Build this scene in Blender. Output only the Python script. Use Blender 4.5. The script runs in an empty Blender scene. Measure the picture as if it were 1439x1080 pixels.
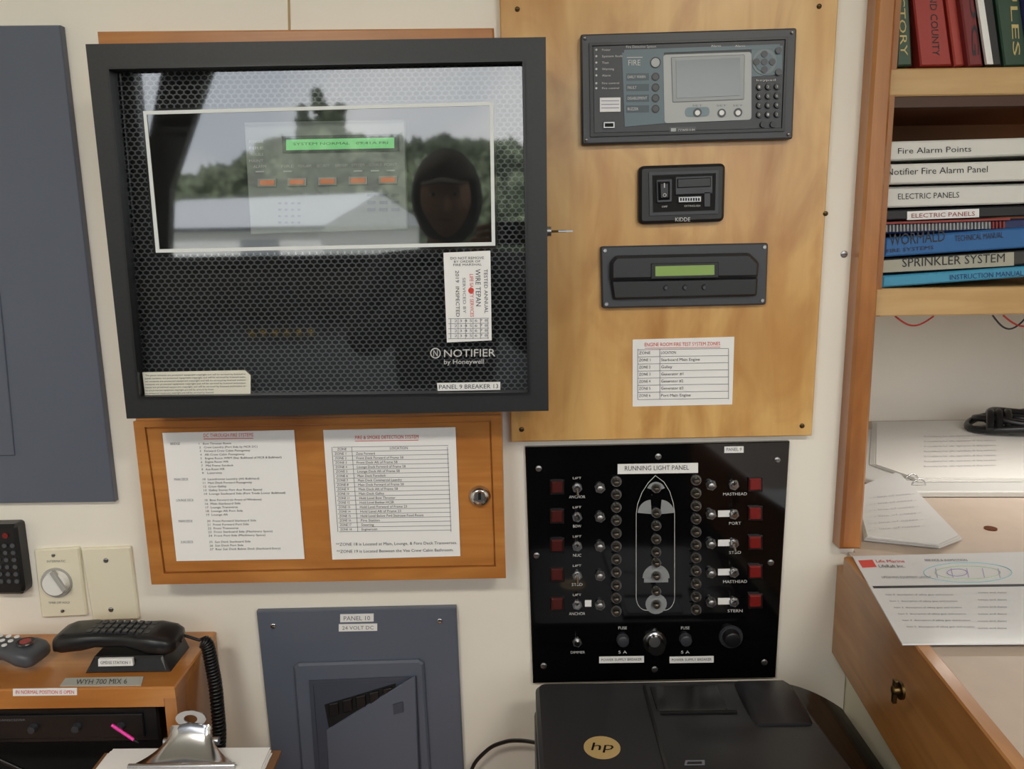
import bpy, math, random
from mathutils import Vector, Matrix, noise
random.seed(4)
V=Vector
sc=bpy.context.scene
sc.view_settings.view_transform='Standard'
# ---------------------------------------------------------------- camera
F=1150.0; PITCH=math.radians(10.6); ROLL=math.radians(-0.85)
C=V((0,-1.15,1.55))
R=Matrix.Rotation(math.pi/2-PITCH,3,'X')@Matrix.Rotation(ROLL,3,'Z')
cd=bpy.data.cameras.new('camera'); cam=bpy.data.objects.new('camera',cd)
sc.collection.objects.link(cam); sc.camera=cam
cd.sensor_width=36; cd.lens=F*36/1439; cd.clip_start=0.02; cd.clip_end=500
cam.matrix_world=Matrix.Translation(C)@R.to_4x4()
# survey helpers: measured directions -> points on real planes of the room
def ray(u,v): return R@V(((u-719.5)/F,-(v-540)/F,-1))
def W(u,v,y=0.0):
    d=ray(u,v); return C+d*((y-C.y)/d.y)
def H(u,v,z):
    d=ray(u,v); return C+d*((z-C.z)/d.z)
# ---------------------------------------------------------------- materials
M={}
def lin(c):
    return tuple(((x/255)/12.92 if x/255<=.04045 else ((x/255+.055)/1.055)**2.4) for x in c)+(1,)
def mat(name,rgb,rough=.5,metal=0,spec=.5,coat=0,emit=0,vary=0.0,vscale=20):
    if name in M: return M[name]
    m=bpy.data.materials.new(name); m.use_nodes=True; nt=m.node_tree; b=nt.nodes['Principled BSDF']
    c=lin(rgb); b.inputs['Base Color'].default_value=c
    b.inputs['Roughness'].default_value=rough; b.inputs['Metallic'].default_value=metal
    b.inputs['Specular IOR Level'].default_value=spec; b.inputs['Coat Weight'].default_value=coat
    if emit:
        b.inputs['Emission Color'].default_value=c; b.inputs['Emission Strength'].default_value=emit
    if vary:
        tc=nt.nodes.new('ShaderNodeTexCoord'); n=nt.nodes.new('ShaderNodeTexNoise'); n.inputs['Scale'].default_value=vscale
        n.inputs['Detail'].default_value=5
        r=nt.nodes.new('ShaderNodeValToRGB')
        r.color_ramp.elements[0].position=.3; r.color_ramp.elements[1].position=.7
        r.color_ramp.elements[0].color=tuple(x*(1-vary) for x in c[:3])+(1,)
        r.color_ramp.elements[1].color=tuple(min(1,x*(1+vary)) for x in c[:3])+(1,)
        nt.links.new(tc.outputs['Object'],n.inputs['Vector']); nt.links.new(n.outputs['Fac'],r.inputs['Fac'])
        nt.links.new(r.outputs['Color'],b.inputs['Base Color'])
    M[name]=m; return m
def wood(name,c1,c2,c3,sc1=(30,30,2.5),sc2=(5,5,2),rough=.3,coat=.3):
    m=bpy.data.materials.new(name); m.use_nodes=True; nt=m.node_tree; b=nt.nodes['Principled BSDF']
    L=nt.links.new
    tc=nt.nodes.new('ShaderNodeTexCoord')
    def nz(s,det,dist):
        mp=nt.nodes.new('ShaderNodeMapping'); mp.inputs['Scale'].default_value=s
        n=nt.nodes.new('ShaderNodeTexNoise'); n.inputs['Scale'].default_value=1; n.inputs['Detail'].default_value=det
        n.inputs['Distortion'].default_value=dist
        L(tc.outputs['Object'],mp.inputs['Vector']); L(mp.outputs[0],n.inputs['Vector']); return n
    a=nz(sc1,6,.6); d=nz(sc2,4,1.2)
    r=nt.nodes.new('ShaderNodeValToRGB'); e=r.color_ramp.elements
    e[0].position=.32; e[1].position=.68; e[0].color=lin(c1); e[1].color=lin(c2)
    mx=nt.nodes.new('ShaderNodeMixRGB'); mx.inputs['Color2'].default_value=lin(c3)
    r2=nt.nodes.new('ShaderNodeValToRGB'); r2.color_ramp.elements[0].position=.42; r2.color_ramp.elements[1].position=.75
    L(a.outputs['Fac'],r.inputs['Fac']); L(d.outputs['Fac'],r2.inputs['Fac'])
    L(r2.outputs['Color'],mx.inputs['Fac']); L(r.outputs['Color'],mx.inputs['Color1']); L(mx.outputs[0],b.inputs['Base Color'])
    b.inputs['Roughness'].default_value=rough; b.inputs['Coat Weight'].default_value=coat; b.inputs['Coat Roughness'].default_value=.15
    M[name]=m; return m
ply=wood('birch_plywood',(222,180,114),(206,156,90),(178,124,62),(34,34,4),(11,11,5),.35,.25)
teak=wood('varnished_cherry',(196,134,70),(176,112,52),(150,88,38),(4,40,60),(3,6,8),.3,.4)
teakv=wood('varnished_cherry_upright',(190,130,70),(168,106,50),(138,82,40),(60,40,4),(6,6,3),.3,.4)
shelfw=wood('shelf_board_wood',(206,172,122),(190,152,100),(170,130,80),(4,30,50),(3,6,8),.4,.1)
oakd=wood('chart_table_wood',(186,132,74),(162,108,54),(136,86,42),(20,4,60),(5,3,6),.35,.3)
wallm=mat('cream_wall_paint',(238,233,222),.55,vary=.03,vscale=4)
cream=mat('cream_plastic',(232,226,204),.4)
slate=mat('slate_grey_enamel',(90,97,112),.38,vary=.04,vscale=6)
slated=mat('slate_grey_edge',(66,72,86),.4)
black=mat('black_powder_coat',(30,32,35),.45,vary=.15,vscale=300)
blk=mat('black_plastic',(22,22,25),.35)
gloss=mat('black_gloss_acrylic',(7,7,9),.09,coat=.2)
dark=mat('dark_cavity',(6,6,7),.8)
char=mat('charcoal_plastic',(52,54,60),.4)
char2=mat('charcoal_light_plastic',(74,77,84),.4)
white=mat('white_paper',(240,240,240),.7)
whitel=mat('white_label',(236,236,236),.5)
ink=mat('black_ink',(52,52,58),.7)
inkg=mat('grey_ink',(110,112,120),.7)
redink=mat('red_ink',(205,70,60),.7)
wink=mat('white_print',(205,205,205),.5)
chrome=mat('chrome',(205,205,208),.2,1)
steel=mat('brushed_steel',(165,165,167),.38,1)
brass=mat('aged_brass',(96,78,50),.4,1)
redb=mat('dull_red_lens',(70,18,15),.35)
redb2=mat('red_lens',(118,24,22),.35)
# ---------------------------------------------------------------- object builder
class O:
    def __init__(s,name): s.n=name; s.v=[]; s.f=[]; s.mi=[]; s.sm=[]; s.m=[]
    def add(s,vs,fs,m,smooth=False):
        if m not in s.m: s.m.append(m)
        k=s.m.index(m); b=len(s.v); s.v+= [V(x) for x in vs]
        for f in fs: s.f.append([i+b for i in f]); s.mi.append(k); s.sm.append(smooth)
    def done(s):
        me=bpy.data.meshes.new(s.n); lo=V((min(v[i] for v in s.v) for i in range(3))); hi=V((max(v[i] for v in s.v) for i in range(3)))
        c=(lo+hi)/2
        me.from_pydata([v-c for v in s.v],[],s.f)
        for m in s.m: me.materials.append(m)
        me.polygons.foreach_set('material_index',s.mi); me.polygons.foreach_set('use_smooth',s.sm); me.update()
        ob=bpy.data.objects.new(s.n,me); ob.location=c; sc.collection.objects.link(ob); return ob
    def prism(s,pts,vec,m,ch=0,mside=None,smooth=False):
        pts=[V(p) for p in pts]; vec=V(vec); n=len(pts); mside=mside or m
        nrm=-vec.normalized()
        a=V((0,0,0))
        for i in range(n): a+=pts[i].cross(pts[(i+1)%n])
        if a.dot(nrm)<0: pts.reverse()
        back=[p+vec for p in pts]
        if ch>0:
            cv=vec.normalized()*ch; mid=[p+cv for p in pts]; ins=[]
            for i in range(n):
                p=pts[i]; e1=(p-pts[i-1]).normalized(); e2=(pts[(i+1)%n]-p).normalized()
                n1=nrm.cross(e1); n2=nrm.cross(e2); k=1+n1.dot(n2)
                ins.append(p+(n1+n2)*(ch/max(k,.3)))
            s.add(ins,[list(range(n))],m)
            s.add(ins+mid,[[i,i+n,(i+1)%n+n,(i+1)%n] for i in range(n)],m)
            ring=mid
        else:
            s.add(pts,[list(range(n))],m); ring=pts
        s.add(ring+back,[[i,i+n,(i+1)%n+n,(i+1)%n] for i in range(n)],mside,smooth)
        s.add(back,[list(range(n))[::-1]],mside)
    def pq(s,px,yf,yb,m,ch=0,r=0,mside=None,xmin=None):
        pts=[W(u,v,yf) for u,v in px]
        if xmin is not None:
            for p in pts: p.x=max(p.x,xmin)
        if r: pts=rnd(pts,r)
        s.prism(pts,(0,yb-yf,0),m,ch,mside)
    def rc(s,u0,v0,u1,v1,yf,yb,m,ch=0,r=0):
        k=-0.015*(u1-u0)/2
        s.pq([(u0,v0-k),(u1,v0+k),(u1,v1+k),(u0,v1-k)],yf,yb,m,ch,r)
    def box(s,x0,x1,y0,y1,z0,z1,m,ch=0,ax='y'):
        if ax=='y': s.prism([(x0,y0,z0),(x1,y0,z0),(x1,y0,z1),(x0,y0,z1)],(0,y1-y0,0),m,ch)
        else: s.prism([(x0,y0,z1),(x1,y0,z1),(x1,y1,z1),(x0,y1,z1)],(0,0,z0-z1),m,ch)
    def ring(s,outer,inner,vec,m):
        n=len(outer); o=[V(p) for p in outer]; i_=[V(p) for p in inner]; vec=V(vec)
        q=[[i,(i+1)%n,(i+1)%n+n,i+n] for i in range(n)]
        s.add(o+i_,q,m); s.add([p+vec for p in o]+[p+vec for p in i_],q,m)
        s.add(o+[p+vec for p in o],q,m); s.add(i_+[p+vec for p in i_],q,m)
    def cyl(s,p,d,r,h,m,r2=None,seg=20,cap=True,dome=0,mcap=None):
        p=V(p); d=V(d).normalized(); r2=r if r2 is None else r2
        a=d.orthogonal().normalized(); b=d.cross(a)
        def rg(c,rr): return [c+(a*math.cos(t*2*math.pi/seg)+b*math.sin(t*2*math.pi/seg))*rr for t in range(seg)]
        rs=[rg(p,r),rg(p+d*h,r2)]
        if dome:
            for k in range(1,5):
                t=k/5*math.pi/2; rs.append(rg(p+d*(h+dome*math.sin(t)),r2*math.cos(t)))
        vs=[v for x in rs for v in x]; fs=[]
        for k in range(len(rs)-1):
            for i in range(seg):
                j=(i+1)%seg; fs.append([k*seg+i,k*seg+j,(k+1)*seg+j,(k+1)*seg+i])
        s.add(vs,fs,m,True)
        s.add(rs[-1],[list(range(seg))],mcap or m,bool(dome))
    def kn(s,u,v,rpx,y,h,m,r2=None,seg=18,dome=0,mcap=None):
        p=W(u,v,y); k=(W(u+1,v,y)-p).length
        s.cyl(p,(0,-1,0),rpx*k,h,m,None if r2 is None else r2*k,seg,dome=dome,mcap=mcap)
    def tube(s,pts,r,m,seg=8):
        pts=[V(p) for p in pts]; n=len(pts); rs=[]; a=None
        for i in range(n):
            t=(pts[min(i+1,n-1)]-pts[max(i-1,0)]).normalized()
            a=t.orthogonal().normalized() if a is None else (a-t*a.dot(t)).normalized()
            b=t.cross(a)
            rs+=[pts[i]+(a*math.cos(k*2*math.pi/seg)+b*math.sin(k*2*math.pi/seg))*r for k in range(seg)]
        fs=[[i*seg+k,i*seg+(k+1)%seg,(i+1)*seg+(k+1)%seg,(i+1)*seg+k] for i in range(n-1) for k in range(seg)]
        s.add(rs,fs,m,True); s.add(rs[:seg],[list(range(seg))],m); s.add(rs[-seg:],[list(range(seg))],m)
    def loft(s,rings,m,smooth=True):
        n=len(rings[0]); vs=[V(p) for r in rings for p in r]
        fs=[[i*n+k,i*n+(k+1)%n,(i+1)*n+(k+1)%n,(i+1)*n+k] for i in range(len(rings)-1) for k in range(n)]
        s.add(vs,fs,m,smooth); s.add(rings[0],[list(range(n))],m); s.add(rings[-1],[list(range(n))],m)
    def text(s,t,A,B,Cc,m):
        vs,fs=tmesh(t)
        if not fs: return
        x0=min(v[0] for v in vs); x1=max(v[0] for v in vs)
        A=V(A);B=V(B);Cc=V(Cc); s.add([A+(B-A)*((x-x0)/(x1-x0))+(Cc-A)*(y/.69) for x,y in vs],fs,m)
    def t(s,t,u0,v0,u1,v1,y,m,sk=-.015):
        dv=sk*(u1-u0)
        s.text(t,W(u0,v1,y),W(u1,v1+dv,y),W(u0,v0,y),m)
_tc={}
def tmesh(t):
    if t in _tc: return _tc[t]
    cu=bpy.data.curves.new('t','FONT'); cu.body=t; cu.resolution_u=2; ob=bpy.data.objects.new('t',cu)
    sc.collection.objects.link(ob); bpy.context.view_layer.update()
    dg=bpy.context.evaluated_depsgraph_get(); me=ob.evaluated_get(dg).to_mesh()
    r=([(v.co.x,v.co.y) for v in me.vertices],[list(p.vertices) for p in me.polygons])
    bpy.data.objects.remove(ob,do_unlink=True); bpy.data.curves.remove(cu)
    _tc[t]=r; return r
def rnd(pts,r,n=5):
    out=[]; N=len(pts)
    for i in range(N):
        p=pts[i]; a=pts[i-1]; b=pts[(i+1)%N]
        pa=p+(a-p).normalized()*r; pb=p+(b-p).normalized()*r
        for k in range(n+1):
            t=k/n; out.append(pa*(1-t)**2+p*2*t*(1-t)+pb*t*t)
    return out
def screw(o,u,v,r,y,m=None):
    o.kn(u,v,r,y,.001,m or steel,dome=.0012,seg=14)
    k=r*.7; o.rc(u-k,v-.5,u+k,v+.5,y-.0024,y-.001,dark)

# ================================================================= ROOM SHELL
xt=W(1222,430,0).x       # end of main bulkhead
zd=W(1192,775,0).z       # chart-table height
yb=H(1300,590,zd).y      # alcove back
XL,XR,YR,ZC=-1.9,1.75,-2.75,2.52
w=O('wall_front'); w.box(XL,xt,0,.05,0,ZC,wallm)
w.done()
w=O('wall_alcove_side'); w.box(xt-.05,xt,.05,yb,0,ZC,wallm); w.done()
w=O('wall_alcove_back'); w.box(xt-.05,XR,yb,yb+.05,0,ZC,wallm); w.done()
w=O('wall_right'); w.box(XR,XR+.05,YR,yb+.05,0,ZC,wallm); w.done()
w=O('wall_left'); w.box(XL-.05,XL,YR,.05,0,ZC,wallm); w.done()
w=O('floor'); w.box(XL-.05,XR+.05,YR-.05,yb+.05,-.05,0,mat('grey_deck_vinyl',(96,96,100),.6,vary=.1,vscale=30)); w.done()
w=O('ceiling'); w.box(XL-.05,XR+.05,YR-.05,yb+.05,ZC,ZC+.05,mat('ceiling_white',(225,225,220),.6)); w.done()
rw=mat('rear_bulkhead_dark',(46,42,38),.6)
w=O('wall_rear'); y0,y1=YR-.05,YR
zs,zh=1.42,2.34
w.box(XL,XR,y0,y1,0,zs,rw); w.box(XL,XR,y0,y1,zh,ZC,rw)
w.box(XL,-1.62,y0,y1,zs,zh,rw); w.box(1.6,XR,y0,y1,zs,zh,rw)
w.done()
w=O('window_1'); fr=mat('window_frame_black',(20,20,22),.4)
for x in (-1.62,.10,1.57): w.box(x,x+.05,y0,y1+.03,zs,zh,fr)
w.box(-1.62,1.62,y0,y1+.03,zs-.0,zs+.04,fr); w.box(-1.62,1.62,y0,y1+.03,zh-.04,zh,fr)
w.prism([(-1.62,y1+.035,zs),(-1.50,y1+.035,zs),(-1.46,y1+.035,1.75),(-1.20,y1+.035,zh),(-1.42,y1+.035,zh),(-1.58,y1+.035,1.8)],(0,-.06,0),fr)
w.done()
w=O('trim_1'); w.pq([(404,-10),(407,-10),(408,42),(405,42)],-.0015,0,mat('seam_tan',(176,150,110),.6)); w.done()
w=O('trim_2')
w.pq([(1235,-30),(1263,-30),(1211,772),(1181,772)],-.03,.0,teakv,.004)
w.done()
screwo=O('wall_screw'); screw(screwo,1186,357,5,0); screwo.done()
w=O('console_counter'); w.box(-1.2,.46,-.62,-.03,.66,.70,oakd,.004); w.box(-1.15,.44,-.56,-.04,0.0,.66,cream); w.done()
w=O('helm_console'); cb_=mat('helm_console_grey',(60,62,66),.5)
w.box(-1.6,.2,YR+.01,YR+.5,0,.95,cb_); w.prism([(-1.6,YR+.5,.95),(-1.6,YR+.02,1.22),(-1.6,YR+.02,.95)],(1.8,0,0),char)
for i in range(5): w.box(-1.5+i*.32,-1.26+i*.32,YR+.03,YR+.12,1.2,1.3+.05*(i%2),blk,.01)
for i in range(6): w.cyl((-1.1+i*.05,YR+.2,1.13),(0,.4,1),.012,.02,mat('yellow_knob',(190,160,60),.5))
w.done()

# ================================================================= CABINET + WOOD BOX
b=O('wooden_wall_cabinet')
YB=-.05
b.pq([(136,44),(694,39),(710,812),(213,821)],YB,0,teak,.002)
b.ring([W(187,592,YB-.006),W(704,583,YB-.006),W(711,812,YB-.006),W(213,821,YB-.006)],
       [W(203,600,YB-.006),W(690,590,YB-.006),W(697,796,YB-.006),W(230,806,YB-.006)],(0,.006,0),teak)
b.pq([(205,602),(688,592),(695,794),(232,804)],YB-.003,YB,teak,.001)
b.kn(674,697,16,YB-.003,.004,chrome,14,dome=.006)
b.kn(674,697,8,YB-.012,.005,steel,7)
b.rc(672,692,676,702,YB-.019,YB-.017,dark)
b.done()
YP=YB-.004
def paper(name,px,y,th=.0012):
    o=O(name); o.pq(px,y-th,y,white); return o
p=paper('fire_zone_notice',[(228,608),(413,604),(428,785),(248,788)],YP); y=YP-.0017
p.t('DC THROUGH FIRE SYSTEMS',286,609,356,614,y,redink); p.rc(286,615.5,356,616.4,y,y+.0002,redink)
zl=[('BRIDGE',['1   Bow Thruster Room','2   Crew Laundry (Port Side by MCR DC)','3   Forward Crew Cabin Passageway','4   Aft Crew Cabin Passageway','5   Engine Room WRM (Star Bulkhead of MCR & Bulkhead)','6   Engine Room WR','7   Mid Frame Sundeck','8   Aux Room WR','9   Lazarette']),
('MAIN DECK',['10  Laundromat Laundry (Aft Bulkhead)','11  Main Deck Forward Passageway','12  Crew Galley','13  Galley Stores Port Aux Room Space)','14  Lounge Starboard Side (Port Trade Lower Bulkhead)']),
('LOUNGE DECK',['15  Bow Forward (in Front of Windows)','16  Main Starboard Side','17  Lounge Transverse','18  Lounge Aft Port Side','19  Lounge Aft']),
('MAIN DECK',['20  Front Forward Starboard Side','21  Front Forward Port Side','22  Front Transverse','23  Front Starboard Side (Machinery Space)','24  Front Port Side (Machinery Space)']),
('SUN DECK',['25  Sun Deck Starboard Side','26  Sun Deck Port Side','27  Rear Sun Deck Below Deck (Starboard Entry)'])]
v=625
for h,ls in zl:
    sh=(v-610)*.105
    p.t(h,238+sh,v-3.4,238+sh+len(h)*2.2,v,y,inkg)
    for l in ls:
        sh=(v-610)*.105
        p.t(l,278+sh,v-3.3,278+sh+len(l)*2.15,v-.5,y,ink); v+=5.15
    v+=3.6
p.done()
p=paper('smoke_detection_zone_list',[(454,604),(640,600),(647,781),(467,786)],YP)
p.t('FIRE & SMOKE DETECTION SYSTEM',499,612,588,617,y,redink); p.rc(499,618.5,588,619.3,y,y+.0002,redink)
rows=['Zone Forward','Front Deck Forward of Frame 58','Front Deck Aft of Frame 58','Lounge Deck Forward of Frame 58','Lounge Deck Aft of Frame 58','Main Deck Foredeck','Main Deck Commercial Laundry','Main Deck Forward of Frame 58','Main Deck Aft of Frame 58','Main Deck Galley','Hold Level Bow Thruster','Hold Level Bunker HCSR','Hold Level Forward of Frame 23','Hold Level Aft of Frame 23','Hold Level Below Fwd Staircase Food Room','Fire Station','Steering','Engineroom']
for i in range(20):
    v=628+i*6.25; sh=(v-604)*.075
    p.pq([(466+sh,v-.1),(629+sh*.5,v-2.6),(629+sh*.5,v-2.1),(466+sh,v+.4)],y,y+.0003,inkg)
    if i<19:
        if i==0:
            p.t('ZONE',474,v+1.2,487,v+4.6,y,ink); p.t('LOCATION',548,v-.3,573,v+3.2,y,ink)
        elif i-1<len(rows):
            p.t('ZONE %d'%i,468+sh,v+1.4,484+sh,v+4.6,y,ink); l=rows[i-1]; p.t(l,498+sh,v+1.1,498+sh+len(l)*2.2,v+4.5,y,ink)
for (ua,ub) in ((466,474.5),(494,502.5),(628.5,633.5)):
    p.pq([(ua,628),(ua+.6,628),(ub+.6,747),(ub,747)],y,y+.0003,inkg)
p.t('**ZONE 18 is Located at Main, Lounge, & Fore Deck Transverses.',472,762.6,642,766.6,y,ink)
p.t('**ZONE 19 is Located Between the Vee Crew Cabin Bathroom.',473,772.6,637,776.6,y,ink)
p.done()

n=O('fire_alarm_control_cabinet')
YF=-.135; YG=YF+.012; YM=YG+.014; YK=YM+.02
outer=[(120,62),(767,52),(771,577),(178,588)]; inner=[(153,97),(734,86),(742,551),(196,557)]
n.ring([W(*q,YF) for q in outer],[W(*q,YF) for q in inner],(0,.018,0),black)
n.ring([W(*q,YF-.003) for q in [(150,94),(737,83),(745,554),(193,560)]],[W(*q,YF-.003) for q in inner],(0,.004,0),blk)
bo=[W(*q,YF) for q in outer]
cc=sum(bo,V((0,0,0)))/4
bo2=[V((q.x+(cc.x-q.x)*.012,YF+.018,q.z+(cc.z-q.z)*.012)) for q in bo]
bi2=[V((q.x+(cc.x-q.x)*.05,YF+.018,q.z+(cc.z-q.z)*.05)) for q in bo]
n.ring(bo2,bi2,(0,YB-YF-.018,0),black)
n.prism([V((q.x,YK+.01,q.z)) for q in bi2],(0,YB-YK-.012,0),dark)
mi=[W(*q,YM) for q in [(146,90),(742,80),(750,558),(190,564)]]
def inq(x,z,q):
    s_=0
    for i in range(4):
        a=q[i]; b_=q[(i+1)%4]; c=(b_.x-a.x)*(z-a.z)-(b_.z-a.z)*(x-a.x)
        if c>0: s_+=1
    return s_ in (0,4)
wpx=[(201,156),(693,143),(696,345),(219,355)]
wm=[W(*q,YM) for q in wpx]
meshm=mat('perforated_steel',(92,94,98),.45,.2)
pa,pb=.0088,.0054
vs=[];fs=[]
xa=min(q.x for q in mi);xb=max(q.x for q in mi);za=min(q.z for q in mi);zb=max(q.z for q in mi)
j=0;z=za
while z<zb:
    x=xa+(pa/2 if j%2 else 0)
    while x<xb:
        if inq(x,z,mi) and not inq(x,z,wm):
            hx=[(0,2/3*pb),(pa/2,pb/3),(pa/2,-pb/3),(0,-2/3*pb),(-pa/2,-pb/3),(-pa/2,pb/3)]
            b0=len(vs)
            for k in (1,.77):
                for (a,c) in hx: vs.append((x+a*k,YM,z+c*k))
            for i in range(6): fs.append([b0+i,b0+(i+1)%6,b0+6+(i+1)%6,b0+6+i])
        x+=pa
    z+=pb; j+=1
n.add(vs,fs,meshm)
def shr(px,d):
    cx=sum(a for a,_ in px)/4; cy=sum(b for _,b in px)/4
    return [(a+(d if a<cx else -d),b_+(d if b_<cy else -d)) for a,b_ in px]
n.ring([W(*q,YM-.001) for q in shr(wpx,-3)],[W(*q,YM-.001) for q in shr(wpx,2)],(0,.008,0),blk)
n.pq([(343,172),(568,168),(572,322),(352,329)],YK-.004,YK+.012,mat('keypad_grey',(136,140,138),.5),.001)
yk=YK-.0048
n.pq([(396,191),(560,188),(561,212),(397,215)],yk-.001,yk,char)
n.pq([(402,196),(554,193),(554,208),(402,211)],yk-.0018,yk,mat('green_backlit_lcd',(120,205,130),.4,emit=.4))
n.t('SYSTEM NORMAL   09:41A FRI',412,200.5,545,204,yk-.0022,mat('lcd_segment',(60,120,76),.5))
org=mat('orange_buttons',(220,130,90),.5,emit=.12)
for i,u in enumerate((375,417,460,503,545)):
    vv=256-i*1; n.rc(u-13,vv-5,u+13,vv+6,yk-.002,yk,mat('button_surround',(170,170,166),.5)); n.rc(u-10,vv-3,u+10,vv+4,yk-.003,yk,org)
for i,(u,s_) in enumerate(((365,'ALARM'),(404,'FIRE'),(428,'PREALARM'),(454,'SECURITY'),(480,'SUPERVISORY'),(503,'SYSTEM'),(527,'SIGNALS'),(549,'POINT'))):
    n.t(s_,u-9,232-i*.4,u+9,236-i*.4,yk-.0006,wink)
for i,u in enumerate((365,404,503,527,549)): n.rc(u-6,240-i*.4,u+6,242-i*.4,yk-.0006,yk,wink)
for k in range(4): n.t(('POWER','FIRE','TROUBLE','MAINT')[k],350,197+k*9,370,201+k*9,yk-.0006,wink)
for a in range(4):
    for c in range(4): n.rc(391+a*9,284+c*9,395+a*9,287+c*9,yk-.001,yk,inkg)
for a in range(3):
    for c in range(3): n.rc(516+a*17,272+c*10,527+a*17,276+c*10,yk-.001,yk,inkg)
g=bpy.data.materials.new('door_glazing'); g.use_nodes=True; nt=g.node_tree
for x in list(nt.nodes): nt.nodes.remove(x)
out=nt.nodes.new('ShaderNodeOutputMaterial'); mx=nt.nodes.new('ShaderNodeMixShader'); tr=nt.nodes.new('ShaderNodeBsdfTransparent'); gl=nt.nodes.new('ShaderNodeBsdfGlossy')
tr.inputs['Color'].default_value=(.85,.87,.87,1); gl.inputs['Roughness'].default_value=.03
gl.inputs['Color'].default_value=(1,1,1,1)
mx.inputs['Fac'].default_value=.12
nt.links.new(tr.outputs[0],mx.inputs[1]); nt.links.new(gl.outputs[0],mx.inputs[2]); nt.links.new(mx.outputs[0],out.inputs[0])
gp=[W(*q,YG) for q in [(149,93),(738,82),(746,555),(192,561)]]
n.add(gp,[[0,1,2,3]],g)
YS=YG-.001
n.ring([W(*q,YS) for q in wpx],[W(*q,YS) for q in shr(wpx,5)],(0,.0006,0),mat('window_border_print',(222,226,226),.5))
n.kn(612,496,7.5,YS+.0005,.0006,wink); n.kn(612,496,6,YS,.0006,blk); n.t('N',609,491.5,615,500.5,YS-.0008,wink)
n.t('NOTIFIER',624,491,696,501.5,YS,wink); n.t('by Honeywell',624,505,680,511.5,YS,wink)
n.done()
k=O('cabinet_key'); kx=W(771,325,YF+.03)
k.cyl(kx-V((.004,0,0)),(1,0,0),.006,.007,steel); k.cyl(kx,(1,0,0),.0015,.022,brass); k.box(kx.x+.012,kx.x+.03,kx.y-.006,kx.y+.006,kx.z-.001,kx.z+.001,steel); k.done()
s=O('inspection_tag'); s.pq([(623,355),(689,352),(691,478),(628,481)],YS-.001,YS,whitel); ys=YS-.0015
def vt(t,u,va,vb,wd,m=ink):
    s.text(t,W(u,va,ys),W(u+1,vb,ys),W(u+wd,va,ys),m)
s.t('DO NOT REMOVE',633,361,680,364.5,ys,ink); s.t('BY ORDER OF',638,366,675,369,ys,ink); s.t('FIRE MARSHAL',637,370.5,677,373.5,ys,ink)
vt('LIFE SAFETY SERVICES',660,385,445,5,redink); vt('WIRE TEPAN',668,378,430,7); vt('SERVICED BY',650,390,440,4,inkg); vt('2019  INSPECTED',640,380,445,5); vt('TESTED ANNUAL',680,378,440,5)
s.kn(662,408,4,YS-.001,.0006,redink)
for i in range(5): s.rc(630,447+i*7,687,447.6+i*7,ys,ys+.0003,inkg)
for i in range(6): s.rc(633+i*10.5,447,633.6+i*10.5,476,ys,ys+.0003,inkg)
for i in range(4): s.t('1 2 3 4 5 6 7 8',633,449+i*7,685,452.5+i*7,ys,inkg)
s.done()
s=O('warning_label'); s.pq([(200,523),(344,520),(352,527),(352,554),(204,557)],YS-.001,YS,mat('label_offwhite',(222,220,205),.5))
for i in range(7): s.t('The panel contents are protected equipment copyright and will be serviced by licensed technicians only'[i*3:][:88-(20 if i>4 else 0)],204,526+i*4.2,(345 if i<5 else 300),528.4+i*4.2,ys,inkg)
s.done()
s=O('breaker_label'); s.pq([(614,538),(703,536.5),(703,547.5),(615,549)],YS-.001,YS,whitel); s.t('PANEL 9 BREAKER 13',617,540.5,700,546.5,ys,ink); s.done()

# ================================================================= GREY PANELS LEFT
g=O('electrical_panel_cover')
g.pq([(-160,37),(84,35),(161,705),(-150,709)],-.012,0,slate,.0015)
g.pq([(-160,100),(-30,100),(20,640),(-150,640)],-.0145,-.01,slate,.001)
g.done()
g=O('remote_control'); g.pq([(-22,738),(22,737),(34,828),(32,836),(-12,836)],-.022,0,blk,.004,.006)
g.kn(8,752,4,-.022,.002,redb2,seg=12)
for i in range(6):
    for j in range(3): g.kn(-4+j*11+i*1.3,766+i*10,3.2,-.022,.002,char2,seg=10)
g.done()
g=O('timer_switch'); g.pq([(47,773),(110,769),(122,865),(58,868)],-.007,0,cream,.002,.003)
g.kn(80,818,22,-.007,.004,mat('dial_rim',(170,170,168),.4),21,28); g.kn(80,818,18,-.011,.009,mat('dial_white',(235,235,232),.35),16,28)
g.pq([(69,806),(73,802),(92,829),(88,833)],-.025,-.018,mat('dial_rim',(0,0,0)),.001)
g.t('TIMER OFF HOLD',68,845,98,848,-.0075,inkg); g.t('INTERMATIC',66,787,92,790,-.0075,inkg)
screw(g,75,780,2.5,-.007); screw(g,88,858,2.5,-.007)
g.done()
g=O('blank_wall_plate'); g.pq([(113,771),(183,768),(195,870),(130,872)],-.007,0,cream,.002,.003); screw(g,149,787,3.5,-.007); screw(g,156,856,3.5,-.007); g.done()

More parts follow.
